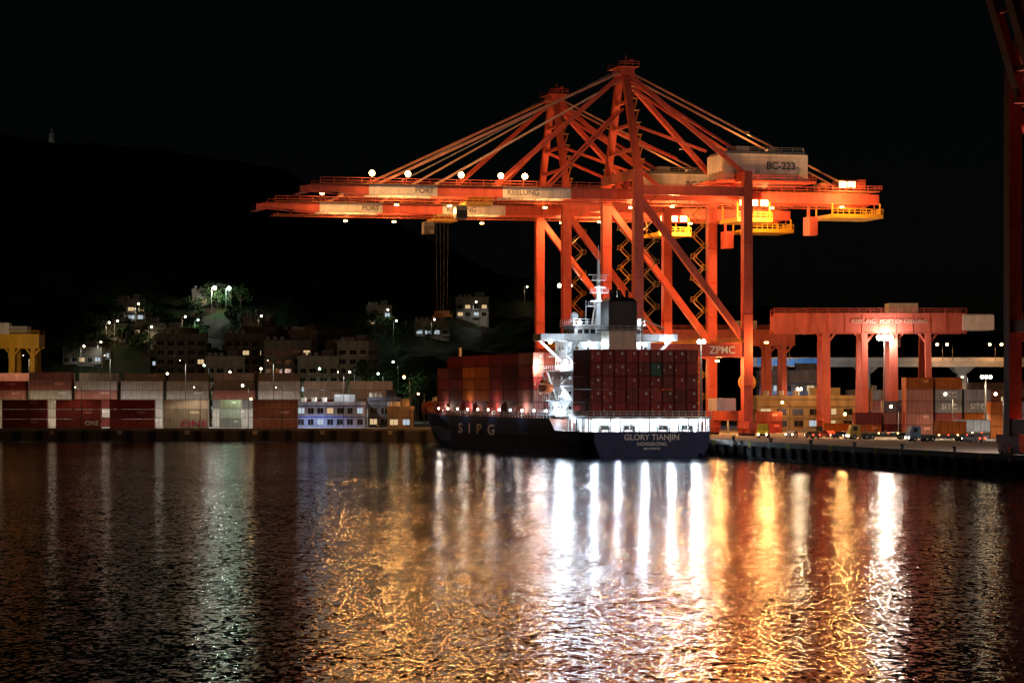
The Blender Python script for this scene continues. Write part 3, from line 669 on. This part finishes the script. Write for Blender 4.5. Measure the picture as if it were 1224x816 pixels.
def tree(mb,p,h,rr,n,col):
    p=Vector(p); mb.cyl(p-Vector((0,0,1)),p+Vector((0,0,h*.6)),.28,6,WA,(.1,.07,.05),.12)
    cl=[]
    for k in range(7):
        a=R.uniform(0,6.28); q=p+Vector((math.cos(a)*rr*R.uniform(.2,.75),math.sin(a)*rr*R.uniform(.2,.75),h*R.uniform(.5,.95)))
        mb.cyl(p+Vector((0,0,h*.4)),q,.12,5,WA,(.1,.07,.05),.04); cl.append((q,rr*R.uniform(.3,.5),R.uniform(.6,1.5)))
    for _ in range(n):
        q,r_,b_=R.choice(cl); d=Vector((R.gauss(0,1),R.gauss(0,1),R.gauss(0,.8))); d=d.normalized()*r_*R.uniform(.5,1.1)
        c_=q+d; s_=R.uniform(.25,.6); u=Vector((R.gauss(0,1),R.gauss(0,1),R.gauss(0,1))).normalized(); v=u.orthogonal().normalized()
        mb.face([c_-u*s_,c_+v*s_*.6,c_+u*s_,c_-v*s_*.6],LE,tuple(x*b_ for x in col))
mb=MB()
for k in range(52):
    a=k%4
    if a<2: px=R.uniform(424,500); D=R.uniform(876,955); h=R.uniform(14,24)
    elif a==2: px=R.uniform(185,430); D=R.uniform(888,897); h=R.uniform(7,10)
    else: px=R.uniform(490,600); D=R.uniform(890,955); h=R.uniform(9,17)
    x=(px-612)/F*D; tree(mb,(x,D,QZ),h,R.uniform(3,4.5) if a==2 else R.uniform(4,7),320,(.05,.09,.035))
mb.build('tree_mass')
mb=MB()
spots=[(245,362),(155,378),(120,402),(262,360),(210,395),(555,374),(460,398),(110,425),(616,306),(450,384),(130,400),(90,428),(225,400),(505,395),(170,405),(190,412),(300,392)]
for px,py in spots:
    for k in range(9):
        p=onhill(px+R.uniform(-26,26),py+R.uniform(0,12)); tree(mb,(p.x,p.y,hz(p.x,p.y)-1),R.uniform(5,10),R.uniform(3,5),180,(.04,.075,.03))
mb.build('hillside_trees')
for i,(px,py) in enumerate(spots):
    p=onhill(px,py+4); z=hz(p.x,p.y)
    cl=GRN if i in (3,6,12) else (NEU if i%2 or i==0 else WARM)
    pw={0:4200,3:2200,5:1100,1:1300,2:1000,7:1000}.get(i,500)
    D=p.y-9
    if i in (0,1,2,5,7,9,11,13,14,15,16): building('hillside_house',px-R.uniform(8,16),p.y-3,R.uniform(9,16),R.uniform(5,8),8,z0=z-1,col=(.42,.4,.36),lit=.4,rz=R.uniform(-.3,.3))
    P=empty('street_lamp',(p.x+4,D-3,z)); m2=MB(); m2.cyl((0,0,-6),(0,0,5.5),.12,6,ST,GREY); m2.beam((0,0,5.5),(1.2,0,5.8),.1,.1,ST,GREY); m2.ball((1.2,0,5.5),.8 if pw>1400 else .36,EGR if cl==GRN else EWW); m2.build('lamp_post',P); lamp((1.2,-1.1,4.5),pw,cl,.3,P,spot=None if pw>1400 else 172)
p=W(66,186,1500); z=hz(p.x,1495)-1
P=empty('hilltop_statue',(p.x,1490,z)); mb=MB()
prof=[(3.2,0),(3.2,2),(2.2,2.2),(2.4,4),(1.9,7),(1.6,9.5),(1.7,10.5),(.6,11.4),(.85,12),(.8,12.9),(.3,13.6)]
for (r0,z0),(r1,z1) in zip(prof[:-1],prof[1:]): mb.cyl((0,0,z0),(0,0,z1+.001),r0,12,WA,(.7,.7,.68),r1)
mb.beam((-1.4,-.3,9.8),(-.3,-1.6,8.2),.8,.8,WA,(.7,.7,.68)); mb.beam((1.4,-.3,9.8),(.4,-1.6,8.2),.8,.8,WA,(.7,.7,.68))
mb.build('statue_figure',P); lamp((-6,-14,6),300,NEU,.3,P)
# ------------------------------------------------------------ elevated highway
mb=MB(); hy=775
mb.box(68,hy,20.2,420,hy+12,21.8,CO,(.3,.29,.27)); mb.box(68,hy,21.8,420,hy+.3,22.9,CO,(.4,.38,.35)); mb.box(68,hy+11.7,21.8,420,hy+12,22.9,CO,(.4,.38,.35))
for k in range(12):
    x=74+k*28; mb.box(x,hy+4,QZ,x+2.2,hy+8,18.4,CO,(.28,.27,.25)); mb.hexa([(x-.5,hy+3.5,18.4),(x+2.7,hy+3.5,18.4),(x+2.7,hy+8.5,18.4),(x-.5,hy+8.5,18.4),(x-2,hy+.8,20.15),(x+4.2,hy+.8,20.15),(x+4.2,hy+11.2,20.15),(x-2,hy+11.2,20.15)],CO,(.28,.27,.25))
for k in range(9): mb.box(71+k*2.3,hy-.1,20.6,73.1+k*2.3,hy-.004,22.6,ST,(.05,.25,.75))
mb.build('elevated_highway')
street(945,462,762,4500,COOL,EW,spot=None); street(1150,450,765,2500,NEU,EWW,spot=None); street(1080,455,765,2000,NEU,EWW,spot=None)
# ------------------------------------------------------------ vehicles
def wheel(mb,x,y,r=.5,w=.35):
    mb.cyl((x,y,r),(x,y+w,r),r,14,ST,(.02,.02,.02)); mb.cyl((x,y-.01,r),(x,y+w+.01,r),r*.5,10,ST,(.4,.4,.4))
def truck(px,D,rz,col,load=None,trailer=True,name='container_truck'):
    p=(px-612)/F*D; P=empty(name,(p,D,QZ+.01),rz); mb=MB()
    mb.hexa([(0,0,.6),(2.3,0,.6),(2.3,2.4,.6),(0,2.4,.6),(.05,.05,1.8),(2.3,.05,1.8),(2.3,2.35,1.8),(.05,2.35,1.8)],ST,col)
    mb.hexa([(.05,.05,1.8),(2.3,.05,1.8),(2.3,2.35,1.8),(.05,2.35,1.8),(.4,.12,3.0),(2.25,.12,3.0),(2.25,2.28,3.0),(.4,2.28,3.0)],ST,col)
    mb.face([(.09,.25,1.9),(.09,2.15,1.9),(.34,2.1,2.75),(.34,.3,2.75)][::-1],GL,DARK)
    mb.box(.75,.02,1.85,1.6,.07,2.65,GL,DARK); mb.box(-.12,.1,.45,.0,2.3,.85,ST,DARK)
    for y in (.35,2.05): mb.ball((-.15,y,.75),.2,EWW)
    mb.box(.3,.5,.55,14.2 if trailer else 6.5,1.9,1.15,ST,(.1,.1,.1))
    for x in (1.0,3.6,4.8)+((11.0,12.3) if trailer else ()):
        for y in (-.02,2.07): wheel(mb,x,y)
    if trailer:
        mb.box(2.7,0.02,1.15,14.6,2.42,1.4,ST,(.15,.16,.1))
        mb.box(14.5,-.04,.8,14.66,.5,1.1,ERD); mb.box(14.61,1.9,.8,14.66,2.2,1.1,ERD)
        for k in range(4): mb.box(6+k*2,-.03,1.2,6.25+k*2,.015,1.35,ERD if k%2 else EO)
    if load: container(mb,2.6 if load[1]>7 else 6,0,1.42,load[1],2.44,load[0],'x')
    else: 
        for k in range(6 if trailer else 2): mb.box(3+k*2.2,.0,1.4,3.3+k*2.2,.12,2.0,ST,(.2,.2,.1))
    mb.build('truck_body',P)
truck(1016,553,.12,(.45,.3,.05),None)
truck(1088,528,.25,(.1,.2,.3),(COR,6.06))
truck(918,570,math.radians(80),(.75,.5,.04),None,False)
truck(1128,560,.1,(.6,.6,.6),(CGY,12.19))
def car(px,D,rz,col):
    P=empty('parked_car',((px-612)/F*D,D,QZ+.01),rz); mb=MB()
    prof=[(0,.35),(0,.85),(.9,1.0),(1.6,1.45),(3.2,1.45),(3.9,1.0),(4.4,.9),(4.4,.35)]
    for (a,z),(b_,z2) in zip(prof,prof[1:]+prof[:1]): mb.face([(a,0,z),(b_,0,z2),(b_,1.75,z2),(a,1.75,z)],ST,col)
    mb.face([(a,0,z) for a,z in prof],ST,col); mb.face([(a,1.75,z) for a,z in prof][::-1],ST,col)
    mb.face([(1.15,-.01,1.0),(3.6,-.01,1.0),(3.1,-.01,1.38),(1.7,-.01,1.38)],GL,DARK)
    for x in (.8,3.5):
        for y in (-.03,1.5): wheel(mb,x,y,.33,.25)
    for y in (-.02,1.45): mb.box(-.08,y,.6,-.001,y+.32,.8,EWW); mb.box(4.401,y,.65,4.5,y+.32,.88,ERD)
    mb.build('car_body',P)
car(948,575,1.2,(.4,.4,.42)); car(962,568,-1.3,(.05,.05,.06)); car(978,580,-1.1,(.35,.05,.04)); car(993,566,-.6,(.1,.1,.12)); car(1150,525,-.9,(.3,.3,.3)); car(1008,560,-1.0,(.5,.5,.5))
